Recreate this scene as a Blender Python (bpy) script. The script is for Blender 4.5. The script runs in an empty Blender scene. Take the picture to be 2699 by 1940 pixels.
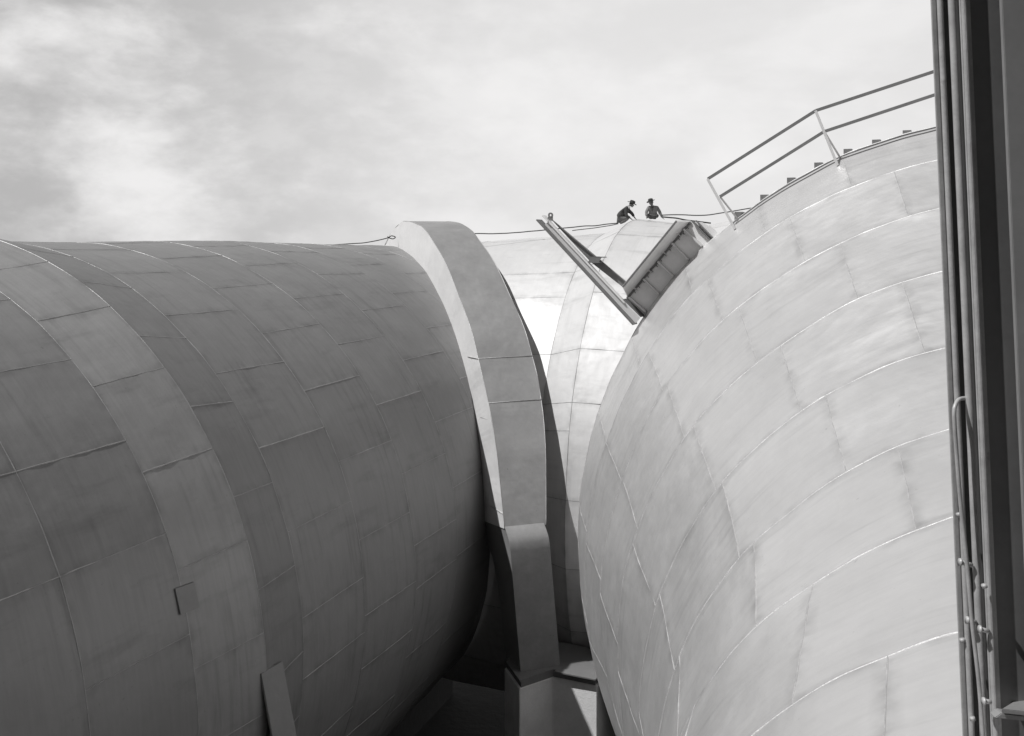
import bpy, bmesh, math, random
from mathutils import Vector, Matrix, noise
random.seed(7)
sc = bpy.context.scene
COL = sc.collection
# ---------------------------------------------------------------- camera
# one drawing unit (u) of the site survey = 1.4 m; the camera stands 24.5 m above ground
S = 1.4
HC = 24.5
cd = bpy.data.cameras.new("camera"); cam = bpy.data.objects.new("camera", cd); COL.objects.link(cam)
cam.location = (0, 0, HC); cam.rotation_euler = (math.pi/2, 0, 0)
cd.sensor_width = 36; cd.lens = 34.68; cd.shift_y = -0.1223
cd.clip_start = 0.2; cd.clip_end = 20000
sc.camera = cam
# ---------------------------------------------------------------- sun, sky
SUN_AZ = (-0.945, -0.327)          # horizontal direction towards the sun
SUN_EL = math.radians(57)
sv = Vector((SUN_AZ[0], SUN_AZ[1], 0)).normalized()
sdir = Vector((sv.x*math.cos(SUN_EL), sv.y*math.cos(SUN_EL), math.sin(SUN_EL)))
sl = bpy.data.lights.new("sun", 'SUN'); sun = bpy.data.objects.new("sun", sl); COL.objects.link(sun)
sl.energy = 5.0; sl.angle = math.radians(0.6); sl.color = (1, 1, 1)
sun.rotation_euler = sdir.to_track_quat('Z', 'Y').to_euler(); sun.location = (-40, -20, 80)
SKY_STRENGTH = 0.10
w = bpy.data.worlds.new("World"); sc.world = w; w.use_nodes = True
nt = w.node_tree; nt.nodes.clear()
N = lambda t, **k: nt.nodes.new(t)
out = N('ShaderNodeOutputWorld'); bg = N('ShaderNodeBackground'); sky = N('ShaderNodeTexSky')
sky.sky_type = 'NISHITA'; sky.sun_disc = False; sky.sun_elevation = SUN_EL
sky.sun_rotation = math.atan2(sdir.x, sdir.y); sky.dust_density = 1.5; sky.altitude = 10
bw = N('ShaderNodeRGBToBW'); nt.links.new(sky.outputs[0], bw.inputs[0])
tc = N('ShaderNodeTexCoord'); sep = N('ShaderNodeSeparateXYZ'); nt.links.new(tc.outputs['Generated'], sep.inputs[0])
def M(op, a, b=None, c=None, clamp=False):
    m = N('ShaderNodeMath'); m.operation = op; m.use_clamp = clamp
    for i, v in enumerate((a, b, c)):
        if v is None: continue
        if isinstance(v, (int, float)): m.inputs[i].default_value = v
        else: nt.links.new(v, m.inputs[i])
    return m.outputs[0]
cmb = N('ShaderNodeCombineXYZ'); nt.links.new(sep.outputs[0], cmb.inputs[0]); nt.links.new(sep.outputs[1], cmb.inputs[1]); nt.links.new(M('MULTIPLY', sep.outputs[2], 1.9), cmb.inputs[2])
def cloud(scale, sx, sy, ox, oy, det, rough, dist):
    mp = N('ShaderNodeMapping'); mp.inputs['Scale'].default_value = (sx, sy, 1); mp.inputs['Location'].default_value = (ox, oy, 0)
    nt.links.new(cmb.outputs[0], mp.inputs[0]); nz = N('ShaderNodeTexNoise'); nt.links.new(mp.outputs[0], nz.inputs[0])
    nz.inputs['Scale'].default_value = scale; nz.inputs['Detail'].default_value = det
    nz.inputs['Roughness'].default_value = rough; nz.inputs['Distortion'].default_value = dist
    return nz.outputs[0]
def ss(v, lo, hi):
    m = N('ShaderNodeMapRange'); m.interpolation_type = 'SMOOTHSTEP'; nt.links.new(v, m.inputs[0])
    m.inputs[1].default_value = lo; m.inputs[2].default_value = hi; return m.outputs[0]
c1 = ss(cloud(4.6, 1, 1, 4.1, 1.7, 8, 0.55, 0.15), 0.42, 0.62)
c2 = ss(cloud(13.0, 1, 1, 2.3, 5.2, 8, 0.6, 0.1), 0.38, 0.68)
cl = M('ADD', M('MULTIPLY', c1, 0.7), M('MULTIPLY', c2, 0.3))
# thin overcast that thickens (greyer) towards the left of the view
leftw = ss(sep.outputs[0], 0.1, -0.5)
amp = M('ADD', M('MULTIPLY', leftw, 0.75), 0.25)
base = M('SUBTRACT', 7.5, M('MULTIPLY', leftw, 3.2))
high = ss(sep.outputs[2], 0.0, 0.42)
base = M('SUBTRACT', base, M('MULTIPLY', high, 0.4))
cv = M('ADD', base, M('MULTIPLY', M('MULTIPLY', cl, amp), 3.8))
skyv = M('ADD', M('MULTIPLY', bw.outputs[0], 0.12), cv)
overhead = ss(sep.outputs[2], 0.26, 0.62)          # sky above the view darkened to cut fill light
skyv = M('MULTIPLY', skyv, M('SUBTRACT', 1.0, M('MULTIPLY', overhead, 0.78)))
low = ss(sep.outputs[2], -0.12, -0.02)
skyv = M('MULTIPLY', skyv, M('ADD', M('MULTIPLY', low, 0.9), 0.1))
c3 = N('ShaderNodeCombineXYZ'); nt.links.new(M('MULTIPLY', skyv, 1.0), c3.inputs[0]); nt.links.new(M('MULTIPLY', skyv, 0.99), c3.inputs[1]); nt.links.new(M('MULTIPLY', skyv, 0.988), c3.inputs[2])
nt.links.new(c3.outputs[0], bg.inputs[0]); bg.inputs[1].default_value = SKY_STRENGTH
nt.links.new(bg.outputs[0], out.inputs[0])
sc.view_settings.view_transform = 'Standard'; sc.view_settings.look = 'None'
sc.view_settings.exposure = 0.0; sc.view_settings.gamma = 1
sc.cycles.max_bounces = 6
# ---------------------------------------------------------------- helpers
def tag(o, label=None, cat=None, group=None, kind=None):
    for k, v in (('label', label), ('category', cat), ('group', group), ('kind', kind)):
        if v: o[k] = v
    return o
def P(v):                     # site units -> world metres
    return Vector((v[0]*S, v[1]*S, v[2]*S + HC))
def empty(name, loc, label, cat, group=None):
    o = bpy.data.objects.new(name, None); COL.objects.link(o); o.location = loc
    return tag(o, label, cat, group)
def link(name, me, mats, parent=None):
    o = bpy.data.objects.new(name, me); COL.objects.link(o)
    for m in (mats if isinstance(mats, (list, tuple)) else [mats]): me.materials.append(m)
    if parent is not None:
        o.parent = parent
        me.transform(Matrix.Translation(-Vector(parent.location)))
    return o
def rebase(o, loc):
    o.data.transform(Matrix.Translation(-Vector(loc))); o.location = loc; return o
def mesh(name, verts, faces, smooth=False):
    me = bpy.data.meshes.new(name); me.from_pydata([tuple(v) for v in verts], [], faces)
    if smooth: me.polygons.foreach_set('use_smooth', [True]*len(faces))
    me.update(); return me
class MB:
    def __init__(s): s.v = []; s.f = []
    def add(s, vs, fs):
        k = len(s.v); s.v += [Vector(v) for v in vs]; s.f += [tuple(i+k for i in f) for f in fs]
    def prism(s, poly, d):            # closed prism: polygon + offset vector
        n = len(poly); poly = [Vector(p) for p in poly]; d = Vector(d)
        s.add(poly + [p+d for p in poly], [tuple(range(n))[::-1], tuple(range(n, 2*n))] + [(i, (i+1) % n, n+(i+1) % n, n+i) for i in range(n)])
    def bar(s, a, b, w, h, up=(0, 0, 1)):   # rectangular bar from a to b
        a = Vector(a); b = Vector(b); d = (b-a).normalized(); up = Vector(up)
        x = d.cross(up)
        if x.length < 1e-4: x = d.cross(Vector((1, 0, 0)))
        x.normalize(); y = x.cross(d).normalized()
        q = [a - x*w/2 - y*h/2, a + x*w/2 - y*h/2, a + x*w/2 + y*h/2, a - x*w/2 + y*h/2]
        s.prism(q, b-a)
    def tube(s, pts, r, n=8, rr=None):
        pts = [Vector(p) for p in pts]; rings = []
        t0 = (pts[1]-pts[0]).normalized(); nx = t0.orthogonal().normalized()
        k = len(s.v)
        for i, p in enumerate(pts):
            t = (pts[min(i+1, len(pts)-1)]-pts[max(i-1, 0)])
            t = t.normalized() if t.length > 1e-9 else t0
            nx = (nx - t*nx.dot(t)).normalized(); ny = t.cross(nx)
            ri = rr[i] if rr else r
            for j in range(n):
                a = 2*math.pi*j/n; s.v.append(p + (nx*math.cos(a) + ny*math.sin(a))*ri)
        for i in range(len(pts)-1):
            for j in range(n):
                s.f.append((k+i*n+j, k+i*n+(j+1) % n, k+(i+1)*n+(j+1) % n, k+(i+1)*n+j))
        s.f.append(tuple(k+j for j in range(n))[::-1]); s.f.append(tuple(k+(len(pts)-1)*n+j for j in range(n)))
    def build(s, name, mat, parent=None, smooth=False, bevel=0):
        me = mesh(name, s.v, s.f, smooth)
        bm = bmesh.new(); bm.from_mesh(me); bmesh.ops.recalc_face_normals(bm, faces=bm.faces)
        if bevel:
            bmesh.ops.bevel(bm, geom=[e for e in bm.edges if len(e.link_faces) == 2 and e.calc_face_angle(0) > 0.6], offset=bevel, segments=2, affect='EDGES', clamp_overlap=True)
        bm.to_mesh(me); bm.free()
        return link(name, me, mat, parent)
def crom(pts, k=6):
    pts = [Vector(p) for p in pts]; o = []
    for i in range(len(pts)-1):
        p0 = pts[max(i-1, 0)]; p1 = pts[i]; p2 = pts[i+1]; p3 = pts[min(i+2, len(pts)-1)]
        for j in range(k):
            t = j/k
            o.append(0.5*((2*p1) + (p2-p0)*t + (2*p0-5*p1+4*p2-p3)*t*t + (3*p1-p0-3*p2+p3)*t**3))
    o.append(pts[-1]); return o
# ---------------------------------------------------------------- materials
def mat(name, base, rough=0.5, metal=0.0, var=0.12, scale=1.2, streak=0.0, bump=0.0, bscale=30, uv=False, tone=False, edge=False, speck=0.0, spec=0.5, smear=0.0, dent=0.0):
    m = bpy.data.materials.new(name); m.use_nodes = True; t = m.node_tree; b = t.nodes['Principled BSDF']
    L = t.links.new
    def nn(ty): return t.nodes.new(ty)
    def MM(op, a, c=None, clamp=False):
        x = nn('ShaderNodeMath'); x.operation = op; x.use_clamp = clamp
        for i, v in enumerate((a, c)):
            if v is None: continue
            if isinstance(v, (int, float)): x.inputs[i].default_value = v
            else: L(v, x.inputs[i])
        return x.outputs[0]
    def noise_(sc_, mp=(1, 1, 1), det=5, r=0.55, src=None, off=0):
        c = nn('ShaderNodeTexCoord') ; mpn = nn('ShaderNodeMapping'); mpn.inputs['Scale'].default_value = mp
        mpn.inputs['Location'].default_value = (off, off*1.7, off*.3)
        if src == 'uv':
            u = nn('ShaderNodeUVMap'); u.uv_map = 'plan'; L(u.outputs[0], mpn.inputs[0])
        else: L(c.outputs['Object'], mpn.inputs[0])
        n_ = nn('ShaderNodeTexNoise'); n_.inputs['Scale'].default_value = sc_; n_.inputs['Detail'].default_value = det; n_.inputs['Roughness'].default_value = r
        L(mpn.outputs[0], n_.inputs[0]); return n_.outputs[0]
    v = MM('ADD', 1.0, MM('MULTIPLY', MM('SUBTRACT', noise_(scale), 0.5), var*2))
    v = MM('MULTIPLY', v, MM('ADD', 1.0, MM('MULTIPLY', MM('SUBTRACT', noise_(scale*7, det=6, r=0.65, off=3), 0.5), var)))
    if streak:
        s1 = noise_(1.0, (7.0, 0.55, 1), 6, 0.6, 'uv')
        s2 = noise_(1.0, (1.6, 0.25, 1), 4, 0.6, 'uv', 9)
        mr = nn('ShaderNodeMapRange'); L(s1, mr.inputs[0]); mr.inputs[1].default_value = 0.5; mr.inputs[2].default_value = 0.72
        gate = nn('ShaderNodeMapRange'); L(s2, gate.inputs[0]); gate.inputs[1].default_value = 0.42; gate.inputs[2].default_value = 0.65
        v = MM('MULTIPLY', v, MM('SUBTRACT', 1.0, MM('MULTIPLY', MM('MULTIPLY', mr.outputs[0], gate.outputs[0]), streak)))
        v = MM('MULTIPLY', v, MM('ADD', 1.0, MM('MULTIPLY', MM('SUBTRACT', noise_(1.0, (16, 1.2, 1), 4, 0.6, 'uv', 4), 0.5), streak*0.7)))
    if smear:
        s3 = noise_(1.0, (0.5, 2.2, 1), 7, 0.62, 'uv', 5)
        mr = nn('ShaderNodeMapRange'); L(s3, mr.inputs[0]); mr.inputs[1].default_value = 0.56; mr.inputs[2].default_value = 0.74
        v = MM('MULTIPLY', v, MM('SUBTRACT', 1.0, MM('MULTIPLY', mr.outputs[0], smear)))
    if tone:
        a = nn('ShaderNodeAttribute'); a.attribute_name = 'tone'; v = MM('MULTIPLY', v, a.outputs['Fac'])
    if edge:
        a = nn('ShaderNodeAttribute'); a.attribute_name = 'edge'
        en = noise_(2.2, det=5, off=7)
        mr = nn('ShaderNodeMapRange'); L(en, mr.inputs[0]); mr.inputs[1].default_value = 0.4; mr.inputs[2].default_value = 0.68
        v = MM('MULTIPLY', v, MM('SUBTRACT', 1.0, MM('MULTIPLY', MM('MULTIPLY', a.outputs['Fac'], mr.outputs[0]), 0.30)))
    if speck:
        sp = noise_(9.0, det=3, off=2)
        mr = nn('ShaderNodeMapRange'); L(sp, mr.inputs[0]); mr.inputs[1].default_value = 0.70; mr.inputs[2].default_value = 0.76
        v = MM('MULTIPLY', v, MM('SUBTRACT', 1.0, MM('MULTIPLY', mr.outputs[0], speck)))
    cc = nn('ShaderNodeCombineColor')
    L(MM('MULTIPLY', v, base), cc.inputs[0]); L(MM('MULTIPLY', v, base*0.99), cc.inputs[1]); L(MM('MULTIPLY', v, base*0.985), cc.inputs[2])
    L(cc.outputs[0], b.inputs['Base Color'])
    b.inputs['Metallic'].default_value = metal; b.inputs['Specular IOR Level'].default_value = spec
    L(MM('ADD', rough-0.06, MM('MULTIPLY', noise_(scale*2.2, off=11), 0.12)), b.inputs['Roughness'])
    if bump:
        bp = nn('ShaderNodeBump'); bp.inputs['Strength'].default_value = 1.0; bp.inputs['Distance'].default_value = bump
        L(noise_(bscale, det=6, r=0.6), bp.inputs['Height'])
        if dent:
            b2 = nn('ShaderNodeBump'); b2.inputs['Strength'].default_value = 1.0; b2.inputs['Distance'].default_value = dent
            L(noise_(0.55, det=3, r=0.5, off=21), b2.inputs['Height']); L(b2.outputs[0], bp.inputs['Normal'])
        L(bp.outputs[0], b.inputs['Normal'])
    return m
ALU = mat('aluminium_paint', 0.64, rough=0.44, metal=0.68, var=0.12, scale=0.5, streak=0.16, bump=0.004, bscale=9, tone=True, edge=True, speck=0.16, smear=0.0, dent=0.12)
ALUD = mat('shaded_aluminium_paint', 0.195, rough=0.5, metal=0.12, var=0.12, scale=0.35, streak=0.34, bump=0.004, bscale=9, tone=True, edge=True, speck=0.2, smear=0.22, dent=0.08)  # left duct's shade painted into the base; streaks and smears are dirt
ALUB = mat('sunlit_aluminium_paint', 0.50, rough=0.55, metal=0.15, var=0.14, scale=0.35, streak=0.14, bump=0.004, bscale=9, tone=True, edge=True, speck=0.12, smear=0.22, dent=0.10)  # cross duct: same paint, sunlight put in as a brighter base
WELDD = mat('dark_weld', 0.26, rough=0.42, metal=0.3, var=0.3, scale=6, bump=0.008, bscale=40)  # darker bead tone for the left duct
WELD = mat('weld_bead_metal', 0.42, rough=0.45, metal=0.3, var=0.5, scale=6, bump=0.01, bscale=40)
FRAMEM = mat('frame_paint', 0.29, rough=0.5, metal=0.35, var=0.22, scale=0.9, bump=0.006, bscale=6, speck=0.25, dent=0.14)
FACEM = mat('sunlit_frame_paint', 0.68, rough=0.5, metal=0.2, var=0.12, scale=0.8, bump=0.006, bscale=6, speck=0.15, dent=0.05)  # arch face: frame paint made paler to paint in the sunlight
STRUTM = mat('dull_strut_paint', 0.20, rough=0.6, metal=0.1, var=0.25, scale=0.8, bump=0.006, bscale=6, speck=0.2)
LEGM = mat('leg_paint', 0.22, rough=0.55, metal=0.2, var=0.3, scale=1.2, bump=0.006, bscale=6, speck=0.25, dent=0.05)  # the leg's shade painted in: darker base than the frame paint
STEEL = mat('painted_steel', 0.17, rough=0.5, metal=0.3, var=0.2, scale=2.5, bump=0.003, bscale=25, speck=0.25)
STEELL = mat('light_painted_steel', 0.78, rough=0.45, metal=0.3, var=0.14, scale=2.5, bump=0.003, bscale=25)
RAILM = mat('rail_paint', 0.6, rough=0.4, metal=0.2, var=0.12, scale=3)
COLM = mat('dark_column_paint', 0.14, rough=0.5, metal=0.0, var=0.3, scale=3, bump=0.0006, bscale=12, speck=0.3)
COLL = mat('column_edge_paint', 0.36, rough=0.45, metal=0.1, var=0.4, scale=9, bump=0.0015, bscale=30, speck=0.3)
CONC = mat('concrete', 0.62, rough=0.85, var=0.22, scale=1.4, bump=0.01, bscale=20, speck=0.3)
GROUND = mat('shaded_ground', 0.03, rough=0.95, var=0.4, scale=0.08, bump=0.05, bscale=2)  # near-black base paints in the shade under and between the tunnels
ROPE = mat('rope_fibre', 0.035, rough=0.9, var=0.2, scale=8)
CLOTH = mat('dark_cloth', 0.045, rough=0.9, var=0.35, scale=9, bump=0.02, bscale=14)
CLOTH2 = mat('work_jacket_cloth', 0.17, rough=0.9, var=0.45, scale=9, bump=0.02, bscale=14)
TROUS = mat('trouser_cloth', 0.11, rough=0.9, var=0.4, scale=10, bump=0.02, bscale=14)
FELT = mat('hat_felt', 0.03, rough=0.85, var=0.2, scale=9)
SKIN = mat('skin', 0.17, rough=0.6, var=0.1, scale=10)
SHIRT = mat('white_shirt', 0.78, rough=0.8, var=0.05, scale=10)
# ---------------------------------------------------------------- the site axes
def axis(c, a):
    a = Vector(a).normalized(); n = Vector((a.y, -a.x, 0)); return Vector(c), a, n
CL, AL, NL = axis((-17.174, 0, -6.9532), (0.34928, 0.93702, 0))     # left leg of the tunnel circuit
CR, AR, NR = axis((2.1859, 0, -6.9532), (0.38678, 0.92217, 0))      # right leg
CC = CL + AL*36.5                                                     # cross leg runs along NL from here
MK = 1.1845; MT0 = 36.807                                             # mitre plane of the corner: t = MT0 - MK*n
def lerp(a, b, t): return a + (b-a)*t
def prof(rings, t):
    for (t0, r0), (t1, r1) in zip(rings, rings[1:]):
        if t <= t1: return lerp(r0, r1, max(0, (t-t0)/(t1-t0)))
    return rings[-1][1]
def shell(name, C, A, NX, rings, bands, mats, parent, clip=None, seed=1, dish=0.012, wav=0.03, beadw=0.026, beadh=0.009, tonev=0.02, bandlight={}):
    """riveted-plate shell of revolution: rings = [(t,R)], bands = list of phi lists (deg, one list per ring gap)"""
    rnd = random.Random(seed)
    V = []; F = []; UV = []; TONE = []; EDGE = []; MI = []
    Z = Vector((0, 0, 1))
    def pos(t, ph, off=0.0):
        R = prof(rings, t) + off
        c = math.cos(ph); s = math.sin(ph)
        q = Vector((t*0.55, math.cos(ph)*R*0.5, math.sin(ph)*R*0.5))
        R += wav*noise.noise(q*0.9 + Vector((seed*7, 0, 0))) + wav*0.35*noise.noise(q*3.1 + Vector((seed*3, 5, 0)))
        return P(C + A*t + NX*(c*R) + Z*(s*R))
    def cl(t, ph):
        if clip is None: return t, False
        return clip(t, ph, prof(rings, t))
    def bead(path):                  # path: list of (t,ph)
        k = len(V); pts = []
        for (t, ph) in path:
            t2, c_ = cl(t, ph)
            pts.append(None if c_ else (t2, ph))
        seg = []
        for i, q in enumerate(pts):
            if q is None: 
                if len(seg) > 1: strip(seg)
                seg = []
            else: seg.append(q)
        if len(seg) > 1: strip(seg)
    def strip(seg):
        k = len(V)
        for i, (t, ph) in enumerate(seg):
            a = seg[max(i-1, 0)]; b = seg[min(i+1, len(seg)-1)]
            R = prof(rings, t)
            dt = b[0]-a[0]; dp = (b[1]-a[1])*R; l = math.hypot(dt, dp) or 1
            ux, up = -dp/l, dt/l
            gate = 0.55 + 1.1*noise.noise(Vector((t*1.9, ph*R*1.9, seed*2.3))) + 0.5*noise.noise(Vector((t*7, ph*R*7, seed)))
            gate = min(1.25, max(0.45 if abs(dp) < abs(dt) else 0.1, gate + 0.25))
            wv = beadw*0.5*rnd.uniform(0.7, 1.25)*(0.5+0.5*gate); hv = beadh*rnd.uniform(0.75, 1.2)*gate
            for o_, h_ in ((-1, -0.004), (-0.55, hv*0.8), (0, hv), (0.55, hv*0.8), (1, -0.004)):
                V.append(pos(t+ux*wv*o_, ph+up*wv*o_/R, h_))
        for i in range(len(seg)-1):
            for j in range(4):
                F.append((k+i*5+j, k+(i+1)*5+j, k+(i+1)*5+j+1, k+i*5+j+1)); MI.append(1); TONE.append(1.0)
                UV.extend([(0, 0)]*4)
        EDGE.extend([0.0]*(len(V)-k))
    nb = len(rings)-1
    for bi in range(nb):
        t0, R0 = rings[bi]; t1, R1 = rings[bi+1]
        ph = bands[bi]
        if ph is None: ph = [0, 60, 120, 180, 240, 300]
        ph = sorted(ph); n = len(ph)
        nt_ = max(2, int(round((t1-t0)/0.45)))
        e = 0.14/(t1-t0)
        ts = [0, min(e, .2)] + [lerp(min(e, .2), 1-min(e, .2), i/nt_) for i in range(1, nt_)] + [1-min(e, .2), 1]
        for pi_ in range(n):
            a = math.radians(ph[pi_]); b = math.radians(ph[(pi_+1) % n] + (360 if pi_ == n-1 else 0))
            npn = max(2, int(round((b-a)/math.radians(1.6)))); ep = min(0.14/(R0*(b-a)), 0.2)
            ps = [0, ep] + [lerp(ep, 1-ep, i/npn) for i in range(1, npn)] + [1-ep, 1]
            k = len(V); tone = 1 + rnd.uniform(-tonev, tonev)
            tone *= bandlight.get(bi, 1.0)
            dd = dish*rnd.uniform(0.4, 1.4)
            tt = []
            for i, ti in enumerate(ts):
                for j, pj in enumerate(ps):
                    t = lerp(t0, t1, ti); pp = lerp(a, b, pj); t2, c_ = cl(t, pp)
                    ed = 1.0 if (i in (0, len(ts)-1) or j in (0, len(ps)-1)) else 0.0
                    u = min(1, 5*min(ti, 1-ti)) * min(1, 5*min(pj, 1-pj))
                    V.append(pos(t2, pp, -dd*(math.sin(u*math.pi/2)) )); EDGE.append(ed)
                    tt.append((t2, pp*R0, c_))
            m = len(ps)
            for i in range(len(ts)-1):
                for j in range(m-1):
                    q = (i*m+j, (i+1)*m+j, (i+1)*m+j+1, i*m+j+1)
                    if all(tt[x][2] for x in q): continue
                    F.append(tuple(k+x for x in q)); MI.append(0); TONE.append(tone)
                    UV.extend([(tt[x][0], tt[x][1]) for x in q])
            # longitudinal weld
            if t1-t0 > 0.3: bead([(lerp(t0, t1, i/12), a + (0.0003*math.sin(i*1.7+bi))) for i in range(13)])
        if bi > 0:
            nseg = 240
            bead([(t0 + 0.006*noise.noise(Vector((i*0.4, bi*9, 0))), 2*math.pi*i/nseg) for i in range(nseg+1)])
    me = mesh(name, V, F, True)
    me.polygons.foreach_set('material_index', MI)
    uvl = me.uv_layers.new(name='plan'); uvl.data.foreach_set('uv', [x for p in UV for x in p])
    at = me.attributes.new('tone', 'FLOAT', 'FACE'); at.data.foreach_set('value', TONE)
    at = me.attributes.new('edge', 'FLOAT', 'POINT'); at.data.foreach_set('value', EDGE)
    return link(name, me, mats, parent)
def fill(known, step):           # continue a seam layout round the whole circle
    k = sorted(known); o = list(k); p = k[-1]
    while p + step < k[0] + 360 - step*0.6: p += step; o.append(p)
    return o
# ---------------------------------------------------------------- ground
g = MB(); n = 96
vs = [Vector((0, 0, 0))]; fs = []
radii = [12, 30, 60, 120, 300, 900, 2500]
for r in radii:
    for i in range(n):
        a = 2*math.pi*i/n; p = Vector((r*math.cos(a), r*math.sin(a)+30, 0)); p.z = 0.25*noise.noise(p*0.05) if r < 800 else 0
        vs.append(p)
for i in range(n): fs.append((0, 1+i, 1+(i+1) % n))
for k in range(len(radii)-1):
    for i in range(n): fs.append((1+k*n+i, 1+(k+1)*n+i, 1+(k+1)*n+(i+1) % n, 1+k*n+(i+1) % n))
ny = n + 3*n                                  # inner faces: the yard, coloured near black for shade, the rest open fields
tag(link('yard', mesh('yard', vs, fs[:ny], True), GROUND), kind='structure')
FIELD = mat('dry_field', 0.16, rough=0.95, var=0.35, scale=0.01)
tag(link('ground', mesh('ground', vs, fs[ny:], True), FIELD), kind='structure')
# ---------------------------------------------------------------- left leg
Lr = [(15.68, 6.93), (17.58, 7.02), (19.00, 7.20), (20.36, 6.985), (22.54, 6.95), (24.63, 7.0), (26.80, 7.0), (29.15, 6.965), (31.35, 6.93), (33.6, 6.88), (35.9, 6.86), (38.2, 6.84), (46.5, 6.84)]
pre = [(15.68-2.0*i, 6.93-0.01*i) for i in range(1, 12)][::-1]
Lrings = pre + Lr
Lb = {0: [47.9, 35.3, 23.2, 11.3, -1], 1: [55, 43.3, 30.9, 18.7, 7.2], 2: [49, 37, 24.2, 12.4, 0.5], 3: [54, 41.9, 29.3, 17.0, 5.0],
      4: [48, 36, 23.4, 10.8, -1], 5: [55, 42.9, 30, 17.4, 5], 6: [49.9, 36.8, 23.5, 10.8, -2], 7: [54, 43, 30, 17, 5], 8: [49, 37, 24], 9: [54, 42], 10: [49, 37], 11: [54, 42]}
Lbands = [fill([29.1 if i % 2 else 35.3, 17.1 if i % 2 else 23.2], 12.2) for i in range(11)] + [fill(Lb[i], 12.1) for i in range(12)]
def clipL(t, ph, R):
    lim = MT0 + 0.45 - MK*R*math.cos(ph)
    return (lim, True) if t > lim else (t, False)
e = empty('tunnel_duct', P(CL+AL*20+Vector((0, 0, -7))), 'long grey steel tunnel with staggered welded plates filling the left side', 'wind tunnel')
shell('duct_shell', CL, AL, NL, Lrings, Lbands, [ALUD, WELDD], e, clip=clipL, seed=1, bandlight={12: 1.22, 13: 0.88}, dish=0.004, tonev=0.03, beadw=0.024, beadh=0.007)  # two bands lightened and darkened to paint in light on the kink
# small patch plate welded over a seam
def cylpt(C, A, NX, t, ph, R): return P(C + A*t + NX*(math.cos(ph)*R) + Vector((0, 0, 1))*(math.sin(ph)*R))
m = MB()
for (ta, pa, tb, pb) in ((17.42, 15.9, 17.86, 15.6),):
    q = [(17.44, 16.9), (17.80, 16.7), (17.80, 13.7), (17.44, 13.9)]
    vo = [cylpt(CL, AL, NL, t, math.radians(p), 7.035 if t < 17.6 else 7.075) for t, p in q]; m.prism(vo, NL*(-0.03))
m.build('patch_plate', STRUTM, e, bevel=0.004)
# ---------------------------------------------------------------- cross leg
Cr = [(-3, 6.85), (1.2, 6.9), (4.0, 7.0), (8.05, 7.26), (8.95, 7.66), (11.2, 7.5), (13.4, 7.86), (15.6, 8.45), (17.8, 9.1), (20.5, 9.3), (24, 9.3)]
def clipC(t, ph, R):
    # start on the mitre plane; here phi is measured from -AL side
    lim = (MT0 + 0.45 - 36.5 + R*math.cos(ph))/MK
    return (lim, True) if t < lim else (t, False)
Cb = [fill([57.6, 49, 30], 30), fill([57.6, 30], 30), fill([57.6, 49, 33.8, 23, 17.7, 5.3, -7.2, -20], 24), fill([72, 57.6, 33.8, 23, 17.7, 5.3, -7.2, -20], 24),
      fill([86, 70, 47.5, 33.8, 23, 5.3, -7.2, -20], 24), fill([78, 52, 33, 17, 0, -14], 24)] + [fill([80, 60, 40, 20, 0], 20)]*4
e = empty('tunnel_cross_duct', P(CC+NL*9+Vector((0, 0, -7))), 'pale sunlit tunnel leg with a hump on top crossing behind the corner arch', 'wind tunnel')
shell('duct_shell', CC, NL, -AL, Cr, Cb, [ALUB, STEEL], e, clip=clipC, seed=2, beadw=0.018, beadh=0.006, dish=0.003, wav=0.05)
# ---------------------------------------------------------------- right leg: contraction cone + chamber
Rr = [(-8.0, 4.5), (-5.6, 4.5), (-3.2, 4.5), (-0.8, 4.5), (1.8, 4.5), (4.4, 4.5), (6.86, 4.53), (9.34, 4.71), (11.25, 5.17), (13.15, 5.87), (15.08, 6.78), (17.19, 7.74), (19.07, 8.69), (20.94, 9.49), (23.1, 9.56), (25.3, 9.58), (27.5, 9.58), (29.7, 9.58), (32, 9.58), (34, 9.58), (36, 9.58)]
Rk = [[60, 35, 10]]*6 + [[72, 49.5, 27, 4], [63.5, 40.3, 20.6, 0], [56.2, 37.4, 18.5, 1], [69.8, 52.3, 35.9, 16.6, -2], [64, 48.4, 33.7, 18.8, 1.9], [72.8, 59, 45.6, 32.7, 18.4, 3.8], [67.5, 55.4, 42.8, 30.4, 18.6, 5.4, -7.6], [74, 61, 48, 36, 24, 12, 0]] + [[70, 57, 44, 31, 18]]*6
Rb = [fill([180-x for x in l], st) for l, st in zip(Rk, [25]*6+[23, 21, 19, 17.5, 15.5, 13.7, 12.4, 12.4]+[13]*6)]
e = empty('tunnel_cone', P(CR+AR*14+Vector((0, 0, -9))), 'huge bulging steel cone of curved welded plates on the right side', 'wind tunnel')
shell('cone_shell', CR, AR, NR, Rr, Rb, [ALU, WELD], e, seed=3, dish=0.022, wav=0.05, beadw=0.020, beadh=0.008)
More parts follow.
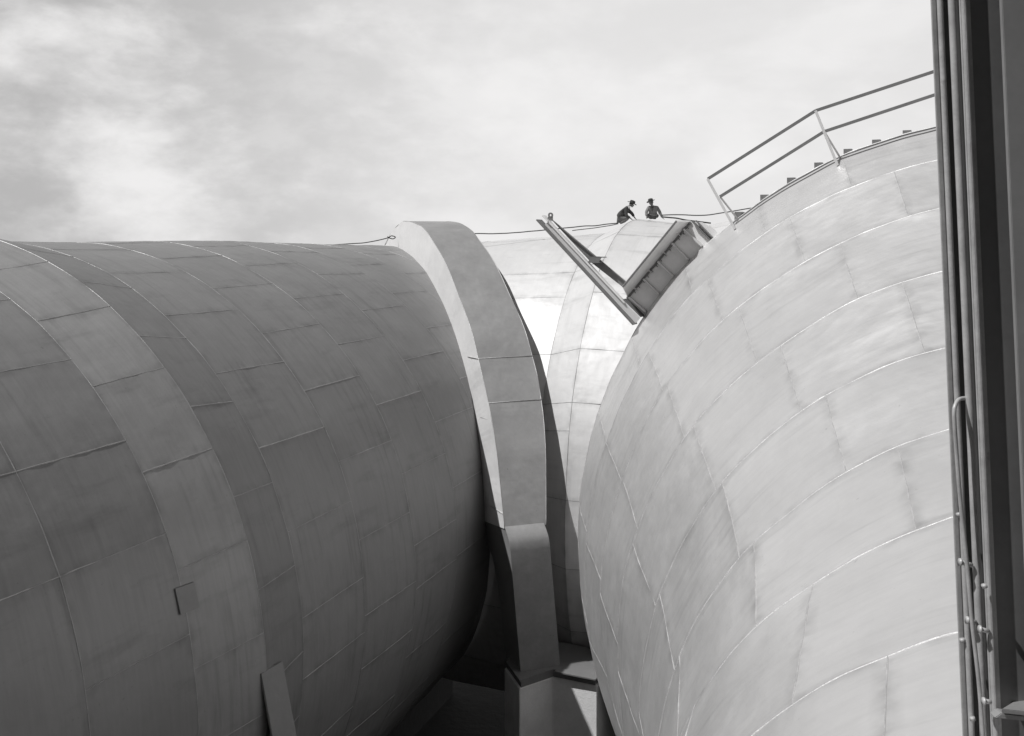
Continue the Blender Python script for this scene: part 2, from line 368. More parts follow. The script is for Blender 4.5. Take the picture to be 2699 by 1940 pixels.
# ---------------------------------------------------------------- corner arch frame in the mitre plane
NP = (AL + NL*MK).normalized(); UP_ = Vector((0, 0, 1)); UU = UP_.cross(NP).normalized()
if UU.dot(NL) < 0: UU = -UU
P0 = CL + AL*MT0
def fp(u, z, off=0.0): return P(P0 + UU*u + UP_*z + NP*off)
outl = [(-3.4, 5.3), (-2.0, 6.2), (-0.61, 6.87), (0.65, 7.36), (1.89, 7.62), (2.53, 7.66), (3.79, 7.58), (4.9, 7.38), (5.62, 7.13), (7.26, 6.4), (8.63, 5.48), (9.68, 4.73), (10.29, 4.04), (10.99, 3.17), (11.37, 2.65), (11.71, 1.99), (11.97, 1.26), (12.28, 0.3)]
oc = [Vector((u, z, 0)) for u, z in outl]; oc = crom(oc, 5)
def width(z): return 1.45 if z > 3.6 else (1.0 if z < 0 else lerp(1.0, 1.45, z/3.6))
e = empty('corner_frame', fp(12.6, -3.1, 0.4), 'steel arch frame hooped round the tunnel corner with one straight leg on a pier', 'steel frame')
# rim and both side plates of the arch
V = []; F = []; MI = []
rows = []
for q in oc:
    u, z = q.x, q.y
    # inner edge, just inside the ducts
    ang = math.atan2(max(z-0.3, 0)/7.0, (u+0.2)/11.2); iu = 10.2*math.cos(ang); iz = 6.5*math.sin(ang)
    wz = width(z); dz = 0.03*noise.noise(Vector((u*1.3, z*1.3, 4)))
    k = len(V)
    V += [fp(iu, iz, 0), fp(u, z, 0+dz), fp(u, z+dz, wz), fp(iu, iz, wz)]
    rows.append(k)
for a, b in zip(rows, rows[1:]):
    for j in range(3):
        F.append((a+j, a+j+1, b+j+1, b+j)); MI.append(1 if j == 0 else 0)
me = mesh('arch_rim', V, F, False); me.polygons.foreach_set('material_index', MI); bm = bmesh.new(); bm.from_mesh(me); bmesh.ops.recalc_face_normals(bm, faces=bm.faces)
for f_ in bm.faces: f_.smooth = False
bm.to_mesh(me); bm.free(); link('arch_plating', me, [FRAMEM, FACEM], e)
# weld seams on the arch
m = MB()
def near(zq):
    b = min(oc[20:], key=lambda q: abs(q.y-zq)); return b.x, b.y
for zq, off in ((4.0, 0), (3.05, 0)):
    u, z = near(zq); m.tube([fp(u+.004, z, 0.0), fp(u+.004, z+0.02, width(z))], 0.008*S, 6)
for zq in (4.0, 2.65, 0.6):
    u, z = near(zq); m.tube([fp(u, z, -0.005), fp(u-0.9, z-0.05, -0.005)], 0.009*S, 6)
m.tube([fp(q.x, q.y, 0.0) for q in oc], 0.008*S, 6); m.tube([fp(q.x, q.y, width(q.y)) for q in oc], 0.009*S, 6)
m.build('weld_seam', WELD, e, True)
# leg below the equator: upright, racked slightly along the frame's thickness
def lo_(z): return 0.30*(0.3-z)/3.35 if z < 0.3 else 0.0
outer = [(12.24, 0.36), (12.30, 0.33), (12.40, 0.26), (12.50, 0.15), (12.56, 0.02), (12.58, -0.15), (12.58, -0.9), (12.58, -1.8), (12.58, -3.05)]
def leg_strip(name, z_from, z_to, mtl):
    q = outer[z_from:z_to]; V = []; F = []
    for i, (u, z) in enumerate(q): V += [fp(u, z, lo_(z)), fp(u, z, lo_(z)+0.98)]
    for i in range(len(q)-1): F.append((2*i, 2*i+1, 2*i+3, 2*i+2))
    link(name, mesh(name, V, F, True), mtl, e)
leg_strip('leg_face', 0, 9, LEGM)
poly = [(10.6, 0.25), (12.24, 0.34), (12.40, 0.24), (12.54, 0.0), (12.55, -1.5), (12.55, -3.05), (11.45, -3.05), (11.4, -2.0), (11.3, -1.3), (11.1, -0.74), (10.6, -0.5)]
for dd in (0.02, 0.88):
    m = MB(); m.prism([fp(u, z, lo_(z)+dd) for u, z in poly], NP*0.05); m.build('leg_web', LEGM, e)
# ---------------------------------------------------------------- pier + bearing plates
def cp(x, y, z): return P((x, y, z))
base = [(-0.175, 23.35), (0.167, 22.28), (0.954, 22.87), (1.93, 22.40), (2.65, 23.7), (0.75, 24.7)]
cen = Vector((1.0, 23.2, 0))
m = MB(); zt = -10.07; zb = -HC/S
m.prism([cp(x, y, zt) for x, y in base], Vector((0, 0, (zb-zt)*S)))
pr = m.build('concrete_pier', CONC, None, bevel=0.02)
rebase(pr, cp(1.0, 23.2, zb)); tag(pr, 'concrete pier with a notched top under the arch frame leg', 'pier')
m = MB()
def shr(p, k): v = Vector((p[0], p[1], 0)); v = cen + (v-cen)*k; return (v.x, v.y)
m.prism([cp(*shr(p, .955), zt+0.003) for p in base], Vector((0, 0, 0.13*S)))
m.prism([cp(*shr(p, .99), zt+0.133) for p in base], Vector((0, 0, 0.05*S)))
m.bar(cp(1.02, 22.78, zt+0.20), cp(1.93, 22.36, zt+0.20), 0.22*S, 0.035*S)
bp_ = m.build('bearing_plate', STEEL, None, bevel=0.006); rebase(bp_, cp(1.0, 23.2, zt)); tag(bp_, 'stack of dark steel bearing plates between the concrete pier and the frame leg', 'bearing plate')
# ---------------------------------------------------------------- splayed strut under the left tunnel
def lp(t, k, z): return P(CL + AL*t + NL*(7.15+k) + Vector((0, 0, z)))
e = empty('support_strut', P(CL + AL*19.2 + NL*(7.15+2.2) + Vector((0, 0, -HC/S+6.9532))), 'splayed grey steel strut leaning against the dark lower side of the left tunnel', 'strut')
z0, z1 = 0.33, -HC/S+6.9532
kk = lambda z: 0.2*(0.33-z)
m = MB(); m.prism([lp(18.86, kk(z0), z0), lp(19.44, kk(z0), z0-0.04), lp(19.85, kk(z1), z1), lp(19.1, kk(z1), z1)], NL*(0.05)); m.build('front_flange', STRUTM, e, bevel=0.008)
m = MB(); m.prism([lp(19.12, kk(z0)-.45, z0-.05), lp(19.16, kk(z0)-.45, z0-.05), lp(19.5, kk(z1)-.45, z1), lp(19.46, kk(z1)-.45, z1)], NL*0.44); m.build('web', STRUTM, e)
m = MB(); m.prism([lp(18.86, kk(z0)-.5, z0), lp(19.44, kk(z0)-.5, z0), lp(19.85, kk(z1)-.5, z1), lp(19.1, kk(z1)-.5, z1)], NL*(0.05)); m.build('rear_flange', STRUTM, e)
m = MB(); fw = lambda t, n_, z: P(CL + AL*t + NL*n_ + Vector((0, 0, z)))
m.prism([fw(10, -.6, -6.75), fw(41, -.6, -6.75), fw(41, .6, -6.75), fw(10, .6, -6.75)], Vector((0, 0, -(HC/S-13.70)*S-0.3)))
o = m.build('shade_wall', GROUND, None); rebase(o, P(CL+AL*20+Vector((0, 0, -10.5)))); tag(o, 'long dark wall added to block sunlight beneath the left tunnel', 'wall')  # added to keep sun off the ground; near-black colour stands for shade
# ---------------------------------------------------------------- ring girder on the chamber
def rp(n_, z, t): return P(CR + NR*n_ + Vector((0, 0, z)) + AR*t)
def rph(ph, R, t): a = math.radians(ph); return rp(-R*math.cos(a), R*math.sin(a), t)
e = empty('ring_girder', rph(40, 9.5, 21.0), 'grey ribbed steel ring girder segment standing on the shoulder of the right cone', 'girder')
TG = 21.05
m = MB()
web = [rp(-8.33, 5.68, TG), rp(-6.86, 7.42, TG)] + [rph(p, 9.45, TG) for p in (47.5, 44, 40, 36, 33.3)]
m.prism(web, AR*0.04*S); m.build('web_plate', STEELL, e)
m = MB(); m.prism([rp(-8.24, 5.95, TG-0.60), rp(-8.33, 5.68, TG+.1), rp(-6.86, 7.42, TG+.1), rp(-7.02, 7.42, TG-0.60)], (NR*(-.75)+UP_*.66)*0.05*S); m.build('top_flange', STEELL, e)
m = MB()
m.bar(rp(-8.33, 5.68, TG-0.02), rp(-6.86, 7.42, TG-0.02), 0.05*S, 0.035*S, AR)
m.bar(rp(-8.26, 5.96, TG-0.62), rp(-7.04, 7.43, TG-0.62), 0.035*S, 0.03*S, AR)
m.build('flange_edge', STEEL, e, bevel=0.004)
tops = [(-7.0, 7.26), (-7.26, 6.94), (-7.59, 6.53), (-7.92, 6.13), (-8.26, 5.71)]
bots = [(-6.59, 6.88), (-6.89, 6.57), (-7.23, 6.19), (-7.56, 5.79), (-7.87, 5.39)]
for (a, b) in zip(tops, bots):
    m = MB(); m.bar(rp(*a, TG-0.08), rp(*b, TG-0.08), 0.04*S, 0.13*S, AR); m.build('stiffener', RAILM, e, bevel=0.003)
for i in range(4):
    t_ = (i+0.55)/4.2; a = (lerp(-8.31, -6.88, t_), lerp(5.70, 7.40, t_))
    m = MB(); m.add([rp(*a, TG-0.05), rp(a[0]+.02, a[1]+.02, TG-0.5), rp(a[0]+0.085, a[1]-0.075, TG-0.05), rp(a[0]-.02, a[1]+.02, TG-0.05)], [(0, 1, 2), (0, 2, 3), (3, 2, 1), (0, 3, 1)])
    m.build('bracket', RAILM, e)
m = MB()
for i in range(14):
    t_ = (i+0.5)/14; a = (lerp(-8.33, -6.9, t_), lerp(5.68, 7.38, t_))
    m.tube([rp(a[0]+0.05, a[1]-0.06, TG-0.02), rp(a[0]-0.04, a[1]+0.04, TG-0.02)], 0.008*S, 6)
b_ = m.build('bolt_row', STEEL, e)
m = MB()
m.bar(rph(47.5, 10.07, TG-0.05), rph(47.6, 9.45, TG-0.05), 0.035*S, 0.12*S, AR)
m.bar(rph(47.9, 10.04, TG-0.05), rph(48.0, 9.45, TG-0.05), 0.02*S, 0.12*S, AR)
m.build('joint_flange', STEEL, e, bevel=0.004)
m = MB()
jag = [(-6.77, 7.43), (-6.61, 7.41), (-6.53, 7.37), (-6.50, 7.33), (-6.43, 7.33), (-6.38, 7.27), (-6.34, 7.25), (-6.29, 7.17), (-6.25, 7.14), (-6.15, 7.08), (-6.12, 6.98), (-6.45, 6.9), (-6.62, 7.12)]
m.prism([rp(a, b, TG+.02) for a, b in jag], AR*0.04*S); m.build('torn_splice_plate', STEELL, e)
# end plate near the beam
m = MB(); m.prism([rp(-8.33, 5.68, TG-.3), rp(-8.33, 5.68, TG+.2), rp(-7.92, 5.3, TG+.2), rp(-7.92, 5.3, TG-.3)], (NR*(-.66)+UP_*(-.75))*0.03*S); m.build('end_plate', STEEL, e)
# ---------------------------------------------------------------- tapered jib beam leaning out from the cone
e = empty('jib_beam', rph(33.3, 9.5, 20.9), 'long tapered steel jib beam jutting out diagonally above the corner, lug at its tip', 'steel beam')
TB = 20.75
m = MB()
lo = [(-10.30, 7.42), (-8.05, 5.14)]; 
m.prism([rp(-10.16, 7.44, TB), rp(-10.27, 7.36, TB), rp(-8.06, 5.13, TB), rp(-7.95, 5.26, TB), rp(-8.28, 5.57, TB)], AR*0.03*S); m.build('web', RAILM, e)
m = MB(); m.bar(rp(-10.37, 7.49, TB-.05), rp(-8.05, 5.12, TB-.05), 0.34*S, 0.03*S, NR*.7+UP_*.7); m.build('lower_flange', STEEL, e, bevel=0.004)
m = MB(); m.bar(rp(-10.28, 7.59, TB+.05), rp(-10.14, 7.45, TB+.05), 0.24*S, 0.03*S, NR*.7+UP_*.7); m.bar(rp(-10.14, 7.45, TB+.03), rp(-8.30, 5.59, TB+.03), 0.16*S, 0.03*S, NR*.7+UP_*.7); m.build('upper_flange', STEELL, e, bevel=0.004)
m = MB()
m.prism([rp(-10.13, 7.46, TB+.25), rp(-9.1, 6.63, TB+.25), rp(-9.19, 6.50, TB+.25)], AR*0.03*S)
m.prism([rp(-9.1, 6.63, TB+.25), rp(-8.3, 6.02, TB+.25), rp(-8.32, 5.86, TB+.25), rp(-9.19, 6.50, TB+.25)], AR*0.03*S)
m.bar(rp(-10.12, 7.48, TB+.2), rp(-8.31, 6.04, TB+.2), 0.05*S, 0.02*S, NR*.7+UP_*.7)
m.build('brace_channel', STEEL, e)
m = MB()
m.prism([rp(-9.1, 6.64, TB), rp(-8.85, 6.63, TB), rp(-8.92, 6.51, TB), rp(-9.18, 6.51, TB)], AR*0.03*S)
m.prism([rp(-9.1, 6.64, TB), rp(-8.81, 6.63, TB), rp(-8.81, 6.63, TB+.25), rp(-9.1, 6.64, TB+.25)], Vector((0, 0, -.02*S)))
m.prism([rp(-9.18, 6.51, TB), rp(-8.92, 6.51, TB), rp(-8.92, 6.51, TB+.25), rp(-9.18, 6.51, TB+.25)], Vector((0, 0, -.02*S)))
m.build('stub_channel', STEEL, e)
m = MB(); k = 14
cx_, cz_ = -10.12, 7.60; ro, ri = 0.062, 0.026
V = []; F = []
for i in range(k):
    a = 2*math.pi*i/k
    for r_ in (ro, ri):
        for dt in (0, 0.03): V.append(rp(cx_+r_*math.cos(a), cz_+r_*math.sin(a), TB+.05+dt))
for i in range(k):
    a = i*4; b = ((i+1) % k)*4
    F += [(a, b, b+2, a+2), (a+1, a+3, b+3, b+1), (a, a+1, b+1, b), (a+2, b+2, b+3, a+3)]
m.add(V, F); m.prism([rp(cx_-.055, cz_-.03, TB+.055), rp(cx_+.055, cz_-.03, TB+.055), rp(cx_+.06, cz_-.14, TB+.055), rp(cx_-.09, cz_-.10, TB+.055)], AR*0.02*S)
m.build('lifting_lug', STEEL, e)
# ---------------------------------------------------------------- handrail over the cone
TR = 20.45
e = empty('handrail', rp(-3.72, 8.62, TR), 'light angle-iron handrail climbing over the top of the right cone', 'handrail')
pts = {'P1b': (-5.79, 7.31), 'P1t': (-6.36, 8.33), 'P1m': (-6.10, 7.94), 'P2b': (-3.70, 8.60), 'P2t': (-4.12, 9.69), 'P2m': (-3.95, 9.25), 'E1': (-1.87, 10.33), 'E2': (-1.87, 9.88), 'F1': (0.7, 11.10), 'F2': (.7, 10.66), 'Fb': (.55, 9.5)}
def ang(m, a, b, wd):      # an angle section
    m.bar(rp(*a, TR), rp(*b, TR), wd*S, 0.014*S, AR.cross(Vector((b[0]-a[0], 0, b[1]-a[1]))) if False else AR)
    d = (rp(*b, TR)-rp(*a, TR)).normalized(); side = d.cross(AR).normalized()
    m.bar(rp(*a, TR)+side*wd*S*0.48+AR*wd*S*.5, rp(*b, TR)+side*wd*S*0.48+AR*wd*S*.5, 0.012*S, wd*S, AR)
for a, b in (('P1t', 'P2t'), ('P2t', 'F1')):
    m = MB(); ang(m, pts[a], pts[b], 0.062); m.build('top_rail', STEEL, e)
for a, b in (('P1m', 'P2m'), ('P2m', 'F2')):
    m = MB(); ang(m, pts[a], pts[b], 0.06); m.build('mid_rail', STEEL, e)
for a, b, c in (('P1b', 'P1m', 'P1t'), ('P2b', 'P2m', 'P2t'), ('Fb', 'F2', 'F1')):
    m = MB(); A_ = pts[a]; B_ = pts[b]; C_ = pts[c]
    A_ = (A_[0]+0.015, A_[1]-0.06)
    m.bar(rp(*A_, TR-0.02), rp(*C_, TR-0.02), 0.055*S, 0.014*S, AR)
    m.bar(rp(*A_, TR+0.01), rp(*C_, TR+0.01), 0.012*S, 0.06*S, AR); m.build('post', SHIRT if False else RAILM, e)
    m = MB(); m.bar(rp(*B_, TR+0.05), rp(A_[0]+0.07, A_[1]+0.10, TR+0.45), 0.04*S, 0.012*S, AR); m.build('brace', RAILM, e)
# step brackets along the crest
for i, (n_, z_, lab) in enumerate([(-5.86, 7.57, 'small dark step bracket lowest on the crest, at the foot of the first rail post'), (-5.30, 7.94, 'small dark step bracket on the crest, second from the bottom of the row'),
        (-4.73, 8.30, 'small dark step bracket halfway between the two rail posts'), (-4.16, 8.61, 'small dark step bracket just left of the upper rail post'),
        (-3.56, 8.88, 'small dark step bracket just right of the upper rail post'), (-2.99, 9.11, 'low dark step bracket, second from the dark column on the crest'), (-2.39, 9.28, 'low dark step bracket nearest the dark column on the crest')]):
    ph = math.atan2(z_, -n_); T0 = 21.25; h = 0.07 if i < 5 else 0.015
    e = empty('step_bracket', rph(math.degrees(ph), 9.5, T0), lab, 'step', 'step brackets along the cone crest')
    c = Vector((n_, z_)); 
    m = MB(); m.prism([rp(n_-.07, z_+h, T0), rp(n_+.10, z_+h, T0), rp(n_+.10, z_+h, T0+.5), rp(n_-.07, z_+h, T0+.5)], Vector((0, 0, -.02*S))); m.build('tread', COLM, e)
    for dt in (0, .45):
        m = MB(); m.prism([rp(n_-.07, z_+h-.02, T0+dt), rp(n_+.10, z_+h-.02, T0+dt), rp(n_-.07, z_-.16, T0+dt)], AR*0.02*S); m.build('side_gusset', COLM, e)
# ---------------------------------------------------------------- ropes
def xp(s_, q, z): return P(CC + NL*s_ + AL*q + Vector((0, 0, z)))
def rope(pts, lab, r=0.0165):
    pl = crom([xp(*p) for p in pts], 5)
    m = MB(); m.tube([p + Vector((0, 0, 0.01*noise.noise(p*2))) for p in pl], r*S, 6)
    o = m.build('rope', ROPE, None, True); rebase(o, pl[0]); tag(o, lab, 'rope', 'ropes across the tunnel tops'); return o
rope([(-1.2, -1.75, 6.87), (-0.38, -1.42, 6.93), (-0.07, -1.31, 6.95), (0.29, -1.17, 7.02), (0.59, -1.06, 7.09), (0.71, -1.02, 7.13), (0.79, -0.99, 7.18), (0.91, -0.94, 7.14), (0.84, -0.97, 7.08), (0.72, -1.01, 7.11), (0.66, -1.03, 7.16)], 'short dark rope knotted to the left end of the corner arch')
rope([(3.4, -2.1, 7.2), (4.16, -1.86, 7.24), (4.82, -1.62, 7.24), (5.48, -1.37, 7.28), (6.16, -1.12, 7.35), (6.95, -0.83, 7.43), (7.39, -0.66, 7.48), (7.73, -0.54, 7.49), (8.06, -0.41, 7.54), (8.38, -0.29, 7.57)], 'long dark rope from the arch to the feet of the crouching man')
rope([(7.1, -1.0, 7.33), (7.45, -0.85, 7.38), (7.84, -0.71, 7.43), (8.23, -0.56, 7.50), (8.45, -0.48, 7.55)], 'short rope end lying just below the long rope by the crouching man', 0.013)
rope([(9.82, -0.61, 7.80), (10.12, -0.5, 7.81), (10.45, -0.38, 7.81), (10.83, -0.23, 7.79), (11.21, -0.09, 7.81), (11.64, 0.07, 7.88), (12.19, 0.27, 7.98), (13.5, .6, 8.2)], 'thin rope from the kneeling man running off to the right')
rope([(9.88, -0.91, 7.74), (10.29, -0.76, 7.70), (10.61, -0.63, 7.64), (10.88, -0.53, 7.60), (11.3, -.4, 7.55)], 'thick coiled rope drooping down the hump right of the kneeling man', 0.022)
# ---------------------------------------------------------------- unseen block added behind the view to cut sky light
e = empty('sky_blocker', P((2, -8, -HC/S)), 'tall unseen block added behind the viewpoint to cut sky light', 'light blocker')
BLOCKERM = mat('blocker_cladding', 0.10, rough=0.7, var=0.2, scale=0.5)
m = MB(); hx0, hx1, hy0, hy1, hz = -10.2, 14.0, -14.0, -1.2, 7.5
xsn = [hx0 + (hx1-hx0)*i/94 for i in range(95)]
for yy in (hy0, hy1):                      # corrugated long walls
    V = []; 
    for i, x in enumerate(xsn): V += [P((x, yy + (0.05 if i % 2 else 0), -HC/S)), P((x, yy + (0.05 if i % 2 else 0), hz))]
    m.add(V, [(2*i, 2*i+2, 2*i+3, 2*i+1) for i in range(94)])
for xx in (hx0, hx1): m.add([P((xx, hy0, -HC/S)), P((xx, hy1+.02, -HC/S)), P((xx, hy1+.02, hz)), P((xx, hy0, hz))], [(0, 1, 2, 3)])
m.build('wall', BLOCKERM, e)
m = MB(); m.prism([P((hx0-.3, hy0-.3, hz)), P((hx1+.3, hy0-.3, hz)), P((hx1+.3, hy1+.3, hz)), P((hx0-.3, hy1+.3, hz))], Vector((0, 0, .35))); m.build('roof', BLOCKERM, e)
# ---------------------------------------------------------------- people
def skinned(name, nodes, edges, mtl, parent, sub=2):
    names = list(nodes); me = bpy.data.meshes.new(name)
    me.from_pydata([nodes[k][0] for k in names], [(names.index(a), names.index(b)) for a, b in edges], [])
    o = bpy.data.objects.new(name, me); COL.objects.link(o); me.materials.append(mtl)
    md = o.modifiers.new('skin', 'SKIN'); md.use_smooth_shade = True
    if not me.skin_vertices: 
        bm = bmesh.new(); bm.from_mesh(me); bm.verts.layers.skin.verify(); bm.to_mesh(me); bm.free()
    sk = me.skin_vertices[0].data
    for i, k in enumerate(names):
        r = nodes[k][1]; sk[i].radius = (r, r) if isinstance(r, (int, float)) else r
        sk[i].use_root = (i == 0)
    s2 = o.modifiers.new('sub', 'SUBSURF'); s2.levels = sub; s2.render_levels = sub
    o.parent = parent; return o
def hand(nodes, edges, wrist, tag_, dirv, sidev):
    w_ = Vector(nodes[wrist][0]); d = Vector(dirv).normalized(); s_ = Vector(sidev).normalized(); up = d.cross(s_)
    palm = w_ + d*0.055; nodes[tag_+'palm'] = (tuple(palm), 0.026); edges.append((wrist, tag_+'palm'))
    for i, (o_, l_) in enumerate(((-0.03, .07), (-0.01, .08), (0.01, .075), (0.03, .06))):
        a = palm + s_*o_ + d*0.035; b = a + d*l_*0.5 + up*0.008; c = b + d*l_*0.35 + up*0.03
        for nm, q, r in (('a', a, .010), ('b', b, .009), ('c', c, .008)): nodes[f'{tag_}{i}{nm}'] = (tuple(q), r)
        edges += [(tag_+'palm', f'{tag_}{i}a'), (f'{tag_}{i}a', f'{tag_}{i}b'), (f'{tag_}{i}b', f'{tag_}{i}c')]
    a = w_ + d*0.03 - s_*0.035; b = a + d*0.035 - s_*0.02
    nodes[tag_+'ta'] = (tuple(a), .011); nodes[tag_+'tb'] = (tuple(b), .009); edges += [(tag_+'palm', tag_+'ta'), (tag_+'ta', tag_+'tb')]
def head_parts(head_c, tilt, yaw, parent, hair=True):
    """felt hat and hair; built in head space"""
    Rm = Matrix.Translation(head_c) @ Matrix.Rotation(yaw, 4, 'Z') @ Matrix.Rotation(tilt, 4, 'Y')
    prof_ = [(0.0, 0.175), (0.045, 0.178), (0.082, 0.165), (0.094, 0.13), (0.10, 0.075), (0.103, 0.062), (0.13, 0.052), (0.162, 0.052), (0.172, 0.06), (0.170, 0.050), (0.13, 0.044), (0.09, 0.05)]
    V = []; F = []; k = 20
    for r_, h_ in prof_:
        for j in range(k):
            a = 2*math.pi*j/k; x = r_*math.cos(a)*1.12; y = r_*math.sin(a)*0.95; hh = h_
            if h_ > 0.15: hh -= 0.035*math.exp(-(y/0.03)**2)*(1 if r_ < .06 else .4)
            if r_ > 0.12: hh += 0.018*abs(math.sin(a)) - 0.012*max(0, math.cos(a))
            V.append(Rm @ Vector((x, y, hh)))
    for i in range(len(prof_)-1):
        for j in range(k): F.append((i*k+j, i*k+(j+1) % k, (i+1)*k+(j+1) % k, (i+1)*k+j))
    F.append(tuple(range(k)))
    me = mesh('hat', V, F, True); o = bpy.data.objects.new('hat', me); COL.objects.link(o); me.materials.append(FELT); o.parent = parent
    # hair: a thin cap over the back of the skull
    V = []; F = []
    for i in range(7):
        th = math.radians(40 + 11*i)
        for j in range(13):
            a = math.radians(70 + 220*j/12); V.append(Rm @ Vector((0.098*math.sin(th)*math.cos(a), 0.082*math.sin(th)*math.sin(a), 0.108*math.cos(th))))
    for i in range(6):
        for j in range(12): F.append((i*13+j, (i+1)*13+j, (i+1)*13+j+1, i*13+j+1))
    me = mesh('hair', V, F, True); o = bpy.data.objects.new('hair', me); COL.objects.link(o); me.materials.append(FELT); o.parent = parent
    md = o.modifiers.new('t', 'SOLIDIFY'); md.thickness = 0.008
    return Rm
def head_nodes(nodes, edges, c, Rm, neck):
    T = lambda *v: tuple(Rm @ Vector(v))
    nodes['skull'] = (T(-0.01, 0, 0.02), (0.078, 0.088)); nodes['brow'] = (T(0.03, 0, 0.0), (0.068, 0.066))
    nodes['jaw'] = (T(0.045, 0, -0.065), (0.045, 0.045)); nodes['nose'] = (T(0.112, 0, -0.022), 0.013); nodes['chin'] = (T(0.062, 0, -0.10), 0.026)
    nodes['earl'] = (T(-0.005, 0.083, -0.02), 0.015); nodes['earr'] = (T(-0.005, -0.083, -0.02), 0.015)
    edges += [(neck, 'skull'), ('skull', 'brow'), ('brow', 'jaw'), ('brow', 'nose'), ('jaw', 'chin'), ('skull', 'earl'), ('skull', 'earr')]
def eyes_mouth(Rm, parent):
    for s_ in (-1, 1):
        m = MB(); c = Rm @ Vector((0.088, 0.03*s_, 0.0)); m.tube([c - Vector((0, 0, .004)), c, c + Vector((0, 0, .004))], 0.011, 8, [0.005, .011, .005]); o = m.build('eye', FELT, None, True); o.parent = parent
    m = MB(); m.bar(Rm @ Vector((0.089, -0.022, -0.075)), Rm @ Vector((0.089, 0.022, -0.075)), 0.006, 0.006); o = m.build('mouth', FELT, None); o.parent = parent
def person(loc, label, pose, hatc, tilt, yaw, jac, extras):
    root = empty('person', loc, label, 'person')
    Rm = head_parts(Vector(hatc), tilt, yaw, root)
    nodes = dict(pose['body']); edges = list(pose['edges'])
    head_nodes(nodes, edges, hatc, Rm, 'neck')
    hand(nodes, edges, 'wristl', 'hl', pose['hdl'], (0, 1, 0)); hand(nodes, edges, 'wristr', 'hr', pose['hdr'], (0, 1, 0))
    skinned('body', nodes, edges, SKIN, root, 1)
    g_ = 1.0
    jk = {k: (nodes[k][0], pose['jr'][k]) for k in pose['jr']}
    skinned('jacket', jk, pose['je'], jac, root, 2)
    tr = {k: (nodes[k][0], pose['tr'][k]) for k in pose['tr']}
    skinned('trousers', tr, pose['te'], TROUS, root, 2)
    for k in ('footl', 'footr'):
        a = Vector(nodes[k][0]); b = Vector(nodes['toe'+k[-1]][0])
        skinned('shoe', {'a': (tuple(a), (.05, .045)), 'm': (tuple((a+b)/2), (.05, .04)), 'b': (tuple(b), (.042, .03))}, [('a', 'm'), ('m', 'b')], FELT, root, 1)
    eyes_mouth(Rm, root)
    extras(root, nodes, Rm)
    return root
BE = [('pelvis', 'belly'), ('belly', 'chest'), ('chest', 'neckb'), ('neckb', 'neck'), ('chest', 'shl'), ('shl', 'ell'), ('ell', 'wristl'), ('chest', 'shr'), ('shr', 'elr'), ('elr', 'wristr'),
      ('pelvis', 'hipl'), ('hipl', 'kneel'), ('kneel', 'footl'), ('footl', 'toel'), ('pelvis', 'hipr'), ('hipr', 'kneer'), ('kneer', 'footr'), ('footr', 'toer')]
JE = [('pelvis', 'belly'), ('belly', 'chest'), ('chest', 'neckb'), ('chest', 'shl'), ('shl', 'ell'), ('ell', 'wristl'), ('chest', 'shr'), ('shr', 'elr'), ('elr', 'wristr')]
TE = [('pelvis', 'hipl'), ('hipl', 'kneel'), ('kneel', 'footl'), ('pelvis', 'hipr'), ('hipr', 'kneer'), ('kneer', 'footr')]
JR = {'pelvis': .155, 'belly': (.15, .14), 'chest': (.165, .15), 'neckb': (.075, .07), 'shl': .085, 'ell': .068, 'wristl': .05, 'shr': .085, 'elr': .068, 'wristr': .05}
TRR = {'pelvis': .14, 'hipl': .105, 'kneel': .08, 'footl': .06, 'hipr': .105, 'kneer': .08, 'footr': .06}
JR1 = {**JR, 'pelvis': .17, 'belly': (.18, .16), 'chest': (.19, .17)}
def bd(d): 
    rr = {'pelvis': .11, 'belly': .11, 'chest': .12, 'neckb': .055, 'neck': .05, 'shl': .055, 'ell': .04, 'wristl': .026, 'shr': .055, 'elr': .04, 'wristr': .026, 'hipl': .075, 'kneel': .052, 'footl': .04, 'toel': .028, 'hipr': .075, 'kneer': .052, 'footr': .04, 'toer': .028}
    return {k: (v, rr[k]) for k, v in d.items()}
pose1 = dict(body=bd(dict(pelvis=(.10, 0, .26), belly=(.16, 0, .42), chest=(.29, 0, .58), neckb=(.42, 0, .70), neck=(.49, 0, .75),
    shl=(.34, -.16, .61), ell=(.34, -.20, .36), wristl=(.50, -.18, .27), shr=(.40, .15, .62), elr=(.60, .17, .47), wristr=(.68, .12, .33),
    hipl=(.14, -.11, .23), kneel=(.46, -.15, .27), footl=(.10, -.13, .07), toel=(.24, -.14, .10), hipr=(.14, .10, .23), kneer=(.52, .14, .33), footr=(.20, .12, .10), toer=(.36, .13, .15))),
    edges=BE, hdl=(.6, 0, -.5), hdr=(.5, -.1, -.7), jr=JR1, je=JE, tr=TRR, te=TE)
def ex1(root, nodes, Rm):
    m = MB(); m.prism([(.425, -.075, .715), (.475, -.07, .755), (.52, -.06, .70), (.47, -.10, .60)], (0, -.012, 0)); o = m.build('shirt_collar', SHIRT, None); o.parent = root
    m = MB(); m.prism([(.475, -.09, .69), (.50, -.09, .69), (.485, -.105, .57), (.455, -.11, .58)], (0, -.01, 0)); o = m.build('necktie', FELT, None); o.parent = root
person(xp(8.35, -0.3, 7.505), 'man in dark suit, tie and felt hat crouching on the left slope of the hump', pose1, (.57, 0, .80), math.radians(22), math.radians(-18), CLOTH, ex1).scale = (1.14, 1.14, 1.14)
